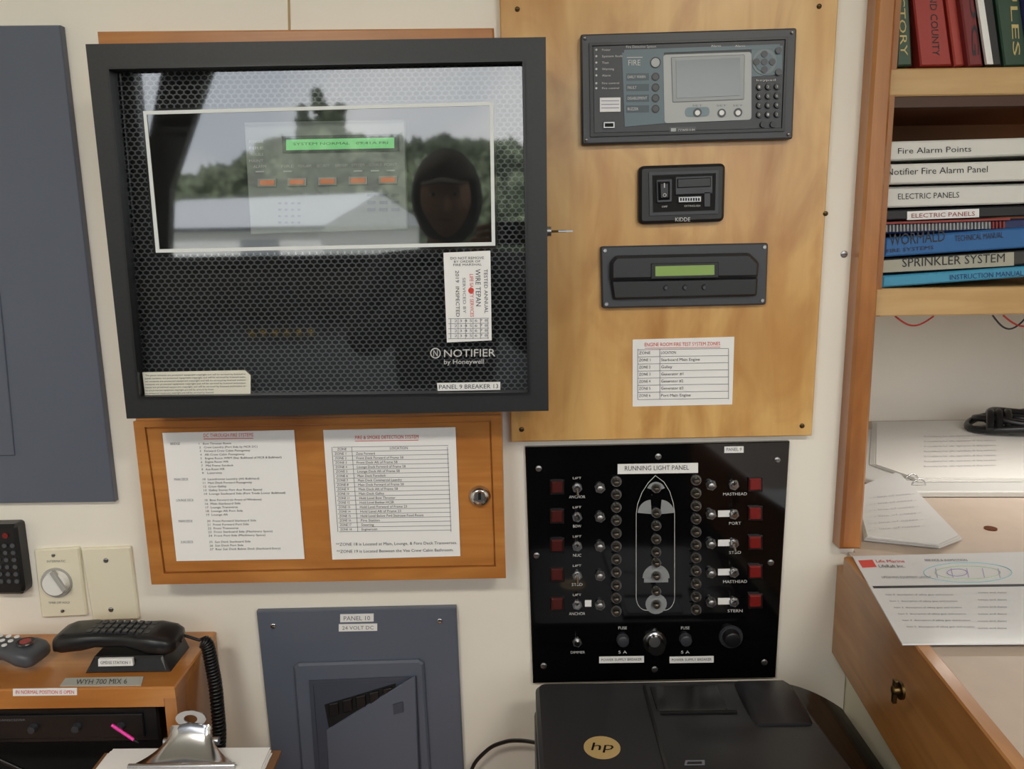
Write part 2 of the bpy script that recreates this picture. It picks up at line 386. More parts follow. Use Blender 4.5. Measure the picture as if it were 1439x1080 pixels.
# ================================================================= PANEL 10
g=O('breaker_panel')
g.pq([(360,859),(641,853),(652,1092),(385,1094)],-.01,0,slate,.0015)
screw(g,384,879,4,-.01,chrome); screw(g,618,872,4,-.01,chrome)
g.pq([(412,938),(418,933),(588,928),(595,933),(605,1088),(424,1088)],-.018,-.008,slate,.003)
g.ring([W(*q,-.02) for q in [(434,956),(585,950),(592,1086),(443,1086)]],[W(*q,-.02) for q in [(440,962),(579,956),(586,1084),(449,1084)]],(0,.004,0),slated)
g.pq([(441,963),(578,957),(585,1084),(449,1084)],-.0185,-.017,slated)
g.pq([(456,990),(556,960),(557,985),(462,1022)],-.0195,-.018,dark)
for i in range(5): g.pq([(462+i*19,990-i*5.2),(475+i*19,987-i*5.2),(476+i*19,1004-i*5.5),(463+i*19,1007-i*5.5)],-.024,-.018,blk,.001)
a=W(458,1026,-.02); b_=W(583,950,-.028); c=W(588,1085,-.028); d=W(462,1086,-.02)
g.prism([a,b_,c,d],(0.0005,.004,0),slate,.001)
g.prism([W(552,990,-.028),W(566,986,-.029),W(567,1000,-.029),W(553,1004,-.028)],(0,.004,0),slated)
g.done()
for tx,q in (('PANEL 10',[(478,863),(525,862),(525,873),(478,874)]),('24 VOLT DC',[(476,877),(530,876),(530,886),(476,887)])):
    l=O('panel_number_label' if 'P' in tx else 'voltage_label'); l.pq(q,-.0112,-.01,whitel); l.t(tx,q[0][0]+5,q[0][1]+2.5,q[1][0]-5,q[3][1]-2.5,-.0117,inkg); l.done()

# ================================================================= PLYWOOD BOARD AND INSTRUMENTS
YW=-.016
g=O('plywood_mounting_board'); g.pq([(701,-40),(1181,-40),(1141,612),(718,621)],YW,0,ply,.0015)
for u,v in ((727,13),(1151,9),(733,603),(1127,598),(1160,300)): screw(g,u,v,3.5,YW,brass)
g.done()
g=O('fire_detection_panel'); y=YW-.014
g.pq([(816,48),(1120,39),(1114,195),(818,203)],y,YW,mat('bezel_dark',(58,60,66),.4),.002,.003)
g.ring([W(*q,y-.003) for q in [(828,60),(1108,51),(1103,184),(830,192)]],[W(*q,y-.003) for q in [(832,64),(1104,55),(1099,180),(834,188)]],(0,.004,0),blk)
g.pq([(833,65),(1103,56),(1098,180),(835,187)],y-.001,y,char,.0004)
yy=y-.0016
teal=mat('membrane_teal',(98,116,126),.4); lg=mat('membrane_light_grey',(176,180,182),.4)
g.pq([(874,74),(933,71),(935,173),(878,178)],yy-.0004,yy,teal)
g.pq([(1056,66),(1100,64),(1099,104),(1056,108)],yy-.0004,yy,teal)
g.pq([(877,70),(1096,62),(1096,68),(877,76)],yy-.0006,yy,teal)
g.pq([(932,77),(1056,73),(1056,168),(934,173)],yy-.001,yy,lg,0,.004)
g.pq([(943,80),(1047,76),(1046,140),(945,144)],yy-.0022,yy,mat('lens_frame',(150,154,158),.3),.001,.002)
g.pq([(950,85),(1040,81),(1040,134),(951,138)],yy-.003,yy,mat('lcd_idle',(136,142,146),.15))
for u,v,m_ in ((921,88,lg),(921,108,char2),(921,123,char2),(921,138,char2),(921,153,char2)):
    g.kn(u,v,7.5 if m_==lg else 5.5,yy,.0015,blk,seg=16); g.kn(u,v,6 if m_==lg else 4,yy-.0012,.001,m_,seg=16)
g.t('FIRE',883,84,900,92,yy-.001,wink); g.rc(881,80,903,81,yy-.0008,yy,wink)
for i,s_ in enumerate(('EARLY WARN','FAULT','DISABLEMENT','BUZZER')): g.rc(880,103+i*15,912,113+i*15,yy-.0007,yy,mat('membrane_dark',(70,84,94),.4)); g.t(s_,882,106+i*15,882+len(s_)*2.5,110+i*15,yy-.001,wink)
for i,s_ in enumerate(('Power','System fault','Test','Warning','Alarm')):
    vv=70+i*9; g.kn(838,vv,1.5,yy,.0006,wink,seg=10); g.t(s_,846,vv-1.5,846+len(s_)*2.4,vv+1.5,yy-.0006,wink)
for i in range(2):
    g.kn(838,117+i*7,1.5,yy,.0006,wink,seg=10); g.t('Fire control',846,115.5+i*7,870,118.3+i*7,yy-.0006,wink)
g.t('Fire Detection System',880,64,922,67.5,yy-.001,wink)
for u in (1006,1040): g.t('Alarm',u-7,63,u+7,66,yy-.001,wink)
g.rc(843,137,872,157,yy-.001,yy,whitel)
for i in range(3): g.rc(845,141+i*5,870,142+i*5,yy-.0014,yy,mat('lilac_ink',(150,140,180),.6))
g.rc(848,171,864,180,yy-.002,yy,steel,.0004); g.rc(850,173,862,178,yy-.0024,yy,dark)
g.pq([(963,151),(997,150),(997,163),(963,164)],yy-.0018,yy,mat('key_ring',(120,140,150),.4),0,.005)
g.kn(980,158,6,yy-.0018,.001,char2); g.kn(1014,159,6,yy-.001,.001,char2); g.kn(1037,158,6,yy-.001,.001,char2)
for u in (980,1014,1037): g.kn(u,158.5,3.5,yy-.0022,.0012,whitel)
for u in (980,1014,1037): g.t('SET',u-7,147,u+7,149.5,yy-.0012,inkg)
g.kn(1074,87,17,yy-.0004,.001,mat('nav_ring',(120,132,138),.4),seg=28); g.kn(1074,87,13,yy-.0014,.001,teal,seg=28)
for du,dv in ((0,-11),(0,11),(-11,0),(11,0),(0,0),(20,-16),(20,14)): g.kn(1074+du,87+dv,4.5,yy-.002,.0015,char2,seg=14)
g.t('keypad',1063,111,1090,114,yy-.001,wink)
for i in range(4):
    for j_ in range(3):
        u,v=1067+j_*12.5,122+i*13-j_*.3; g.kn(u,v,4.8,yy,.003,blk,4.4,seg=14); g.t(str((i*3+j_+1)%10),u-1.3,v-1.8,u+1.3,v+1.8,yy-.0035,wink)
for u in (1072,1086): g.kn(u,175,4.5,yy,.003,blk,4.2,seg=14)
g.rc(941,178,978,188,y-.0012,y,char2); g.rc(943,180,950,186.5,y-.0018,y,lg); g.t('CONSILIUM',953,181,976,185,y-.0018,wink)
for u,v in ((822,54),(1113,46),(1108,189),(824,197)): screw(g,u,v,2.6,y)
g.done()

g=O('control_switch_unit'); y=YW-.014
g.pq([(898,233),(1020,229),(1018,311),(898,315)],y,YW,mat('unit_black',(32,33,36),.45),.004,.008)
g.ring([W(*q,y-.002) for q in [(912,242),(1010,239),(1009,300),(913,303)]],[W(*q,y-.002) for q in [(916,246),(1006,243),(1005,296),(917,299)]],(0,.003,0),char)
g.pq([(917,247),(1005,244),(1004,295),(918,298)],y-.0004,y,dark)
g.pq([(922,252),(945,251),(945,284),(923,285)],y-.003,y,char,.001); g.pq([(925,255),(942,254.5),(942,280),(926,281)],y-.007,y,blk,.003)
g.t('|',933,257,934.5,262,y-.008,wink); g.kn(934,274,2.4,y-.0068,.0006,wink,seg=12); g.kn(934,274,1.7,y-.0072,.0006,blk,seg=12)
g.pq([(949,248),(1002,246),(1002,272),(949,274)],y-.003,y,char,.001); g.pq([(952,251),(999,249),(999,262),(952,264)],y-.005,y,blk,.001)
g.pq([(953,276),(986,275),(986,284),(953,285)],y-.004,y,steel,.001)
for i in range(8): g.rc(956+i*3.6,278,958+i*3.6,282,y-.0046,y,dark)
g.rc(990,270,998,290,y-.003,y,char)
g.t('KIDDE',949,305.5,970,311,y-.0006,wink); g.t('OFF',930,289,938,291.5,y-.003,wink); g.t('EXTINGUISH',962,288,984,290.5,y-.003,wink)
g.done()

g=O('alarm_display_unit'); y=YW-.01
g.pq([(844,346),(1080,341),(1077,428),(846,433)],y,YW,mat('unit_frame',(62,64,70),.4),.002,.004)
for u,v in ((850,352),(1074,347),(1071,422),(852,427)): g.kn(u,v,3,y,.002,steel,2.4,seg=12)
g.pq([(866,359),(1054,355),(1068,369),(1066,390),(858,394),(858,368)],y-.012,y,mat('unit_body',(40,41,45),.4),.004,.004)
g.pq([(858,393),(1066,389),(1064,416),(862,421)],y-.008,y,mat('unit_flap',(33,34,37),.4),.003,.004)
g.pq([(915,370),(1010,368),(1010,390),(915,392)],y-.0135,y-.01,blk,.0006); g.pq([(921,374),(1004,372),(1004,386),(921,388)],y-.0142,y-.012,mat('lcd_green',(132,160,86),.25,emit=.12))
for u in (936,963,990): g.kn(u,404-(u-936)*.015,4,y-.008,.003,blk,3.5,seg=14); g.kn(u,404,2,y-.0108,.0006,char2,seg=10)
g.done()
p=O('engine_room_zone_notice'); p.pq([(889,477),(1032,473),(1029,568),(889,571)],YW-.001,YW,white); y=YW-.0016
p.t('ENGINE ROOM FIRE TEST SYSTEM ZONES',906,481.5,1012,486.5,y,redink); p.rc(906,488,1012,488.6,y,y+.0003,redink)
for i,s_ in enumerate(('LOCATION','Starboard Main Engine','Galley','Generator #1','Generator #2','Generator #3','Port Main Engine')):
    v=491+i*10; p.t('ZONE' if i==0 else 'ZONE %d'%i,898,v+2.7,914,v+6.5,y,ink); p.t(s_,929,v+2.4,929+len(s_)*2.6,v+6.2,y,ink)
for i in range(8): p.rc(896,490+i*10,1024,490.6+i*10,y,y+.0003,inkg)
for u in (896,927,1023.5): p.rc(u,490,u+.6,560.5,y,y+.0003,inkg)
p.done()

# ================================================================= RUNNING LIGHT PANEL
g=O('running_light_panel'); y=-.008
g.pq([(738,628),(1110,620),(1090,952),(749,960)],y,0,gloss,.001)
g.rc(868,651,981,665,y-.0008,y,whitel); g.t('RUNNING LIGHT PANEL',878,654.5,968,661,y-.0013,ink)
g.rc(1018,627,1045,636,y-.0008,y,whitel); g.t('PANEL 9',1021,629,1042,633.5,y-.0013,inkg)
for u,v in ((757,658),(1092,646),(925,641),(764,935),(1074,930),(920,940),(754,780),(1083,790)): screw(g,u,v,4.5,y)
def pl(pts,r=.0005):
    g.tube([W(a,b2,y-.0004) for a,b2 in pts],r,wink,6)
arc=lambda cx,cy,rx,ry,a0,a1,n_=14:[(cx+rx*math.cos(math.radians(a0+(a1-a0)*i/n_)),cy+ry*math.sin(math.radians(a0+(a1-a0)*i/n_))) for i in range(n_+1)]
prof=[(921,668),(911,678),(902,692),(896,708),(894,722),(894,835)]+arc(908,838,14,19,180,90)+arc(934,838,14,19,90,0)+[(948,720),(946,706),(941,690),(933,677),(921,668)]
pl(prof,.0005)
def fanp(cx,cy,r,a0,a1,m_=wink,h=.0009):
    pts=[W(cx,cy,y-h)]+[W(a,b2,y-h) for a,b2 in arc(cx,cy,r,r,a0,a1,12)]
    g.prism(pts,(0,h,0),m_)
silv=mat('engraved_light_fill',(140,143,146),.5)
fanp(916,722,20,185,265,silv); fanp(928,722,20,275,355,silv)
fanp(922,812,19,180,360,silv); g.kn(922,848,15,y,.0009,silv); g.rc(905,812,939,818,y-.0009,y,silv)
fanp(922,690,13,200,340,silv)
lamph=mat('lamp_holder_dark',(104,96,84),.32,.8)
def knob(u,v,r=7.8):
    g.kn(u,v,r,y,.003,steel,r*.92,seg=14); g.kn(u,v,r*.74,y-.003,.007,lamph,r*.6,seg=14,dome=.003)
    g.rc(u-r*.5,v-.7,u+r*.5,v+.7,y-.0138,y-.011,dark)
for v in (685,720,738,757,775,790,808,830,848): knob(922,v,7.4)
for i in range(11):
    knob(866,676+i*18.2); knob(978,674+i*18.2)
for i in range(5):
    vl=685+i*41; vr=681+i*41
    for u,v in ((843,vl),(999,vr)):
        g.kn(u,v,8,y,.004,steel,7.4,seg=6); g.kn(u,v,5.5,y-.004,.006,steel,5,dome=.002)
    for u,v in ((811,vl),(1031,vr)):
        g.kn(u,v,7.5,y,.003,steel,7.2,seg=6); g.kn(u,v,4.4,y-.003,.006,chrome,4)
        p0=W(u,v,y-.006); g.tube([p0,p0+V((0,-.006,.004 if (i+int(u>900))%3 else -.004)),p0+V((0,-.011,.009 if (i+int(u>900))%3 else -.009))],.0021,chrome)
    for u,v,m_ in ((783,vl,redb),(1062,vr,redb2)):
        g.rc(u-10,v-10,u+10,v+10,y-.003,y,blk,.001); g.rc(u-8,v-8,u+8,v+8,y-.008,y-.002,m_,.0015)
    if i: g.rc(1009,vr-5,1026,vr+4,y-.0008,y,whitel)
    tl=('ANCHOR','BOW','NUC','STBD','ANCHOR')[i]; tr_=('MASTHEAD','PORT','STBD','MASTHEAD','STERN')[i]
    g.t(tl,811-len(tl)*1.9,vl+11,811+len(tl)*1.9,vl+15,y-.0005,wink); g.t(tr_,1033-len(tr_)*2.1,vr+11,1033+len(tr_)*2.1,vr+15,y-.0005,wink)
    g.t('LIFT',805,vl-15,817,vl-12,y-.0005,wink)
g.rc(822,843,831,852,y-.0008,y,whitel)
g.kn(811,902,7,y,.002,steel,seg=6); g.kn(811,902,4,y-.002,.005,chrome); p0=W(811,902,y-.006); g.tube([p0,p0+V((0,-.009,.007))],.0018,chrome)
g.t('DIMMER',802,914.5,822,918,y-.0005,wink)
g.kn(920,902,17,y,.003,chrome,16,seg=24); g.kn(920,902,13,y-.003,.018,chrome,11.5,seg=24); g.kn(920,902,8,y-.021,.002,steel,7)
g.kn(875,898,9,y,.008,char,8,dome=.002); g.kn(963,897,9,y,.008,char,8,dome=.002)
g.kn(1027,894,17,y,.004,char,16,seg=24); g.kn(1027,894,12,y-.004,.012,blk,11,seg=24,dome=.002)
for u,s_ in ((875,'FUSE'),(963,'FUSE'),(875,'5 A'),(963,'5 A')):
    vv=880 if s_=='FUSE' else 914; g.t(s_,u-6,vv,u+6,vv+4,y-.0005,wink)
for a,b2 in ((842,905),(941,1003)): g.rc(a,922,b2,931,y-.0008,y,whitel); g.t('POWER SUPPLY BREAKER',a+3,925,b2-3,928.5,y-.0013,ink)
g.done()

# ================================================================= BOOKSHELF (alcove)
y=.0
zt1=W(1340,95,y).z; zb1=W(1340,134,y).z; zt2=W(1335,404,y).z; zb2=W(1335,443,y).z
g=O('wall_bookshelf'); sbk=mat('shelf_back_underside_brown',(140,88,52),.5)
X0=xt+.002; X1=XR-.002
g.box(X0,X1,y,.30,zb1,zt1,shelfw,.002); g.box(X0,X1,y,.30,zb2,zt2,shelfw,.002)
g.box(X0+.014,X1-.02,y+.018,.30,zb1-.004,zb1+.001,sbk)  # brown sheet added so the lit board underside reads darker
g.box(X0+.014,X1-.02,y+.004,y+.018,zb1-.014,zb1,mat('shelf_strip_dark',(70,42,28),.5))  # dark strip below the board, just behind its front edge
g.box(X0,X1,.30,.315,zb2,2.1,sbk); g.box(X1-.02,X1,y,.30,zb2,2.1,teakv)
g.box(X0,X0+.014,y+.001,.30,zb2,2.1,teakv)
g.done()
bl=O('stacked_binders'); xm=X0+.016
W1=mat('binder_white',(216,216,212),.4)
mred=mat('muted_red_print',(150,66,62),.6)
L=[([(1238,199),(1560,190),(1560,213),(1238,226)],W1,'Fire Alarm Points',1262,1365,208,216,.012),
([(1236,231),(1565,222),(1565,250),(1236,259)],W1,'Notifier Fire Alarm Panel',1246,1388,237,246,.005),
([(1236,263),(1560,255),(1560,282),(1236,292)],W1,'ELECTRIC PANELS',1262,1348,272,280,.02),
([(1236,295),(1560,284),(1560,300),(1236,310)],mat('binder_black',(28,28,34),.4),None,0,0,0,0,.025),
([(1234,314),(1555,304),(1555,318),(1234,329)],mat('manual_navy',(44,54,96),.5),None,0,0,0,0,.03),
([(1226,335),(1560,310),(1560,340),(1226,361)],mat('binder_blue',(38,98,160),.4),'WORMALD',1250,1328,329,345,.004),
([(1230,364),(1560,344),(1560,364),(1230,385)],mat('binder_darkgrey',(56,56,54),.5),None,0,0,0,0,.012),
([(1226,388),(1560,366),(1560,380),(1226,404)],mat('binder_cyan',(66,148,186),.4),None,0,0,0,0,.004)]
for px,m_,tx,ua,ub,va,vb,yf in L:
    bl.pq(px,yf,.27,m_,.002,xmin=xm)
    if tx:
        bl.t(tx,ua,va,ub,vb,yf-.0006,ink,sk=(-.08 if tx=='WORMALD' else -.03))
bl.t('TECHNICAL MANUAL',1342,331,1410,339,.003,ink,sk=-.08); bl.t('FIRE SYSTEMS',1246,350,1312,355,.003,ink,sk=-.08)
bl.pq([(1275,297),(1376,293),(1376,305),(1275,309)],.0235,.026,whitel); bl.t('ELECTRIC PANELS',1281,300,1370,306,.0228,mred,sk=-.035)
for i in range(34):
    bl.pq([(1245+i*5,316-i*.16),(1247.5+i*5,316-i*.16),(1247.5+i*5,326-i*.16),(1245+i*5,326-i*.16)],.026,.031,(mat('comb_grey',(170,170,170),.5) if i<30 else mred),.0005)
bl.pq([(1244,312),(1420,306),(1420,309),(1244,315)],.024,.031,mred)
bl.pq([(1238,366),(1425,354),(1425,373),(1238,383)],.0105,.013,mat('tape_grey',(170,168,154),.6),xmin=xm); bl.t('SPRINKLER SYSTEM',1268,363,1412,375,.0098,ink,sk=-.05)
bl.t('INSTRUCTION MANUAL',1335,386,1438,393,.003,mat('navy_ink',(30,50,110),.6),sk=-.06)
bl.done()
bk=O('upright_books')
Bs=[((1252,1276),(58,82,66),'DIRECTORY'),((1286,1332),(160,52,46),'STATE AND COUNTY'),((1334,1352),(176,68,58),None),((1354,1376),(118,36,40),'LOG'),((1378,1402),(40,40,44),None),((1404,1440),(46,74,58),'RULES'),((1446,1490),(60,60,120),None),((1494,1540),(160,150,140),None)]
for i,((a,b2),c_,tx) in enumerate(Bs):
    m_=mat('book_%d'%i,c_,.45); yf=.01+.006*(i%3)
    s_=-16 if i else -2
    bk.pq([(a+s_-4,-120),(b2+s_-6,-120),(b2+6,92),(a+8,93)],yf,.24,m_,.002,xmin=xm)
    if tx:
        bk.text(tx,W((a+b2)/2-6,-60,yf-.0006),W((a+b2)/2+2,78,yf-.0006),W((a+b2)/2+4,-60,yf-.0006),mat('gilt_ink',(200,180,120),.5) if i in(0,5) else ink)
bk.pq([(1372,-10),(1381,-10),(1396,90),(1387,90)],.004,.009,whitel)
bk.done()
wr=O('loose_wires')
def arcw(u0,v0,u1,v1,sag,m_,yy_=.05):
    a=W(u0,v0,yy_); b2=W(u1,v1,yy_); wr.tube([a.lerp(b2,t/12)+V((0,0,-sag*math.sin(math.pi*t/12))) for t in range(13)],.0013,m_)
arcw(1258,444,1312,444,.014,redink); arcw(1395,443,1445,443,.02,ink); arcw(1410,443,1470,443,.016,redink)
wr.done()

# ================================================================= CHART TABLE
g=O('chart_table')
ye=-.72
lam=mat('table_laminate',(192,176,162),.45,vary=.03,vscale=40)
A0=H(1193,777,zd); xe0=A0.x; xe1=H(1415,1080,zd).x-.0
g.prism([(xe0,0-.002,zd),(xe1,ye,zd),(XR-.002,ye,zd),(XR-.002,-.002,zd)],(0,0,-.02),lam)
g.prism([(xt+.002,-.002,zd),(XR-.002,-.002,zd),(XR-.002,yb-.002,zd),(xt+.002,yb-.002,zd)],(0,0,-.02),lam)
lw=.018
g.prism([(xe0-lw,-.031,zd+.006),(xe1-lw,ye,zd+.006),(xe1,ye,zd+.006),(xe0,-.031,zd+.006)],(0,0,-.03),oakd,.002)
g.prism([(xe0-lw+.003,-.002,zd-.02),(xe1-lw+.003,ye,zd-.02),(xe1,ye,zd-.02),(xe0,-.002,zd-.02)],(0,0,-.14),oakd)
g.box(xe0-lw,XR-.002,ye-.02,ye,zd-.16,zd+.006,oakd)
g.box(xe0+.01,XR-.002,ye+.03,-.002,0,zd-.02,cream); g.box(xt+.002,XR-.002,-.002,yb-.002,0,zd-.02,cream)
lp=V((xe1-lw+.003,-.335,zd-.022))
g.cyl(lp,(-1,0,0),.010,.003,brass); g.cyl(lp+V((-.003,0,0)),(-1,0,0),.005,.006,brass,dome=.002); g.box(lp.x-.009,lp.x-.005,lp.y-.003,lp.y+.003,lp.z-.015,lp.z+.012,brass,.001)
g.done()
def sheet(o,px,z,m_,th=.0008):
    o.prism([H(u,v,z) for u,v in px],(0,0,-th),m_)
o=O('laminated_chart_sheet'); z=zd+.0085
sheet(o,[(1198,781),(1520,773),(1560,902),(1268,904)],z,mat('laminate_sheet',(220,223,228),.15),.002)
z2=z+.0004
sheet(o,[(1226,823),(1520,819),(1520,822),(1228,826)],z2,ink,.0003)
def ft(s_,u0,v0,u1,v1,m_,skx=0): o.text(s_,H(u0,v1,z2+.0003),H(u1,v1,z2+.0003),H(u0-(v1-v0)*.5,v0,z2+.0003),m_)
sheet(o,[(1206,787),(1226,786),(1232,796),(1212,797)],z2,redink,.0003)
ft('Life Marine',1232,786,1272,790,redink); ft('LifeRaft Inc.',1236,793,1272,797,ink); ft('SERVICE & INSPECTION',1300,785,1360,788,inkg); ft('LIFESAVING EQUIPMENT LAYOUT',1240,809,1310,812,inkg)
def hull(cx,cy,a,b2,r,m_): o.tube([H(cx+a*math.cos(t/32*2*math.pi),cy+b2*math.sin(t/32*2*math.pi),z2) for t in range(33)],r,m_,6)
hull(1360,804,62,14,.0005,mat('teal_ink',(140,190,200),.6)); hull(1360,804,46,9,.0004,mat('green_ink',(165,195,155),.6)); hull(1345,804,14,5,.0004,mat('violet_ink',(150,140,190),.6))
for k_ in range(5): sheet(o,[(1314+k_*22,798),(1315+k_*22,798),(1318+k_*22,811),(1317+k_*22,811)],z2,mat('violet_ink',(0,0,0)),.0003)
for i in range(6): ft('Item %d  description of safety gear and location'%i,1245+i*6,834+i*9,1340+i*6,836+i*9,inkg); ft('notes and dates',1375,831+i*10,1415,833+i*10,inkg)
o.done()
o=O('open_ring_binder')
o.prism([H(u,v,zd+.012) for u,v in [(1212,603),(1540,590),(1560,690),(1275,690),(1208,668)]],(0,0,-.010),mat('binder_board',(205,205,202),.5),.002)
pm=mat('page_white',(226,224,220),.7)
for i in range(4):
    sheet(o,[(1226+i*2,592+i),(1545,588),(1550,676-i),(1290-i*2,676-i*2),(1222+i*3,652)],zd+.014+i*.0015,pm,.001)
zz=zd+.019
fi=mat('faint_ink',(180,180,184),.7)
for i in range(7): o.text('Procedures for safe operation of ship systems',H(1300,614+i*7,zz),H(1400,612+i*7,zz),H(1298,612+i*7,zz),fi)
for u,v in ((1281,675),(1291,682)):
    p0=H(u,v,zd+.012); o.tube([p0+V((.012*math.cos(t),0,.012*math.sin(t))) for t in [k*math.pi/10 for k in range(11)]],.0015,chrome)
o.done()
o=O('note_pad')
for i in range(5):
    zz=zd+.004+i*.003; s_=i*1.2
    o.prism([H(u,v,zz) for u,v in [(1206-s_,690-s_),(1262,667-s_),(1352-s_,756-s_),(1320,768-s_),(1214+s_,757-s_)]],(0,0,-.0028),pm if i%2 else mat('page_edge',(205,205,205),.7))
for i in range(6): o.text('- - line of notes -',H(1222,700+i*9,zd+.0165),H(1285+i*3,694+i*9,zd+.0165),H(1221.5,697.5+i*9,zd+.0165),fi)
o.done()
o=O('coiled_black_cable')
cc_=H(1438,604,zd+.02); zc0=zd+.027
for k_ in range(5):
    rx=.120-.011*k_; ry=.055-.005*k_
    o.tube([V((cc_.x+rx*math.cos(t/36*2*math.pi)+.01*k_,cc_.y+ry*math.sin(t/36*2*math.pi)*1.3+.012*math.sin(k_*2),zc0+.010*(k_%3)+.014*math.sin(t/36*2*math.pi+k_)**2)) for t in range(37)],.0078,blk,10)
for k_ in range(3):
    o.tube([V((cc_.x-.105+.004*t+.02*k_,cc_.y-.05+.008*t,zc0+.008+.03*math.sin(t/10*math.pi))) for t in range(11)],.0078,blk,10)
o.done()
o=O('penny_coin'); o.cyl(H(1392,743,zd),(0,0,1),.0095,.002,mat('copper',(120,70,50),.4,.8)); o.done()

# ================================================================= RADIO BOX, PHONES, CLIPBOARD
zt=W(150,888,0).z; yfb=H(120,967,zt).y; xr=W(304,889,0).x
g=O('wooden_radio_cabinet')
xl=-1.12; t_=.016; zc=.70
g.box(xl,xr,yfb,-.001,zt-t_,zt,teak,.002,ax='z')
g.box(xr-t_,xr,yfb+.001,-.001,zc,zt-t_,teakv); g.box(xl,xl+t_,yfb+.001,-.001,zc,zt-t_,teakv)
g.box(xl+t_,xr-t_,yfb,yfb+.012,zt-.028,zt-t_,teak)
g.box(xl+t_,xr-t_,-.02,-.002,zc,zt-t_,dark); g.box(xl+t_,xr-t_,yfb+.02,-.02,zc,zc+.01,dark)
g.box(xl+.04,xr-.04,yfb+.03,-.03,zt-.10,zt-.045,blk,.003)
g.box(xl+.05,xr-.06,yfb+.026,yfb+.031,zt-.09,zt-.055,blk,.001)
for i in range(7): g.cyl((xr-.09-i*.06,yfb+.026,zt-.072),(0,-1,0),.006,.008,char,.005)
g.text('VHF MARINE TRANSCEIVER',(xr-.30,yfb+.0255,zt-.062),(xr-.22,yfb+.0255,zt-.062),(xr-.30,yfb+.0255,zt-.059),inkg)
for i in range(5):
    a=V((xr-.30-.03*i,yfb+.03,zt-.05)); g.tube([a,a+V((.03,-.02,-.05)),a+V((.10,-.01,-.10)),a+V((.18,.02,-.14))],.003,blk)
g.done()
l=O('callout_label'); yl=yfb-.001; l.rc(18,967,108,977,yl,yl+.001,whitel); l.t('IN NORMAL POSITION IS OPEN',22,969.5,104,974.5,yl-.0004,redink,0); l.done()
l=O('call_sign_label'); lz=zt+.0012; q=[(92,952),(202,950),(198,962),(84,963)]
l.prism([H(u,v,lz) for u,v in q],(0,0,-.0012),mat('label_grey',(176,176,170),.5)); l.text('WYH 700 MIX 6',H(106,961,lz+.0004),H(178,960,lz+.0004),H(108,954,lz+.0004),ink); l.done()
def handset(name,Pa,Pb,wd,ht,m_):
    o=O(name); Pa=V(Pa);Pb=V(Pb); ax=(Pb-Pa).normalized(); sd=V((0,0,1)).cross(ax).normalized(); up=ax.cross(sd); L_=(Pb-Pa).length
    rings=[]
    pr=[(0,.55,.5),(.03,.9,.8),(.1,1,1),(.26,1,.95),(.36,.86,.78),(.6,.84,.76),(.7,.95,.85),(.8,1.05,1.0),(.93,1.0,.95),(.985,.85,.7),(1,.5,.45)]
    for t,a,h in pr:
        c=Pa+ax*L_*t+up*(.008*math.sin(math.pi*t))
        rr=[]
        for k_ in range(20):
            an=k_/20*2*math.pi; ca,sa=math.cos(an),math.sin(an)
            sx=math.copysign(abs(ca)**.5,ca); sy=math.copysign(abs(sa)**.5,sa)
            rr.append(c+sd*sx*wd/2*a+up*sy*ht/2*h)
        rings.append(rr)
    o.loft(rings,m_); return o,ax,sd,up,L_
Pa=V((H(74,906,zt+.034).x,-.085,zt+.036)); Pb=V((W(258,905,-.075).x,-.085,zt+.030))
o,ax,sd,up,L_=handset('telephone_handset',Pa,Pb,.058,.028,blk)
for i in range(9):
    for j_ in range(3):
        c=Pa+ax*(L_*.3+i*.010)+sd*((j_-1)*.013)+up*(.008*math.sin(math.pi*(.3+i*.05))+.0125)
        o.prism([c+ax*a+sd*b2 for a,b2 in ((-.003,-.004),(.003,-.004),(.003,.004),(-.003,.004))],-up*.003,char)
c0=W(112,940,-.13).x; c1=W(228,940,-.13).x
o.prism([(c0,-.12,zt),(c1+.005,-.12,zt),(c1-.006,-.115,zt+.022),(c0+.012,-.115,zt+.022)],(0,.07,0),blk,.003)
o.pq([(138,926),(186,925),(187,935),(138,936)],-.1225,-.118,whitel); o.t('GMDSS STATION 1',141,928.5,183,932.5,-.123,ink,0)
o.done()
Pa=V((W(-45,905,-.09).x,-.085,zt+.018)); Pb=V((W(66,905,-.09).x-.004,-.10,zt+.018))
o,ax,sd,up,L_=handset('cordless_phone',Pa,Pb,.05,.024,char2)
c=Pa+ax*L_*.8+up*.018; o.cyl(c,up,.012,.002,chrome); o.cyl(c+up*.002,up,.007,.001,mred)
for i in range(3):
    for j_ in range(3):
        c=Pa+ax*(L_*(.35+.12*i))+sd*((j_-1)*.012)+up*.0185; o.cyl(c,up,.0035,.0015,whitel,seg=10)
o.done()
o=O('coiled_phone_cord')
path=[V((W(256,905,-.08).x,-.085,zt+.028)),V((xr-.02,-.07,zt+.03)),V((xr+.010,-.06,zt+.012)),V((xr+.018,-.065,zt-.05)),V((xr+.022,-.075,zt-.12)),V((xr+.018,-.09,zt-.19)),V((xr+.02,-.10,zc+.014))]
pp=[]
for i in range(len(path)-1):
    for t in range(20): pp.append(path[i].lerp(path[i+1],t/20))
for it in range(8): pp=[pp[0]]+[(pp[i-1]+pp[i]+pp[i+1])/3 for i in range(1,len(pp)-1)]+[pp[-1]]
hx=[]
for i in range(len(pp)-1):
    t=(pp[i+1]-pp[i]).normalized(); a=t.cross(V((0,1,0))).normalized(); b2=t.cross(a)
    if i<36: 
        if i%3==0: hx.append(pp[i])
        continue
    for k_ in range(6):
        an=(i*6+k_)/9*2*math.pi; hx.append(pp[i].lerp(pp[i+1],k_/6)+(a*math.cos(an)+b2*math.sin(an))*.008)
o.tube(hx,.0023,blk,6); o.done()
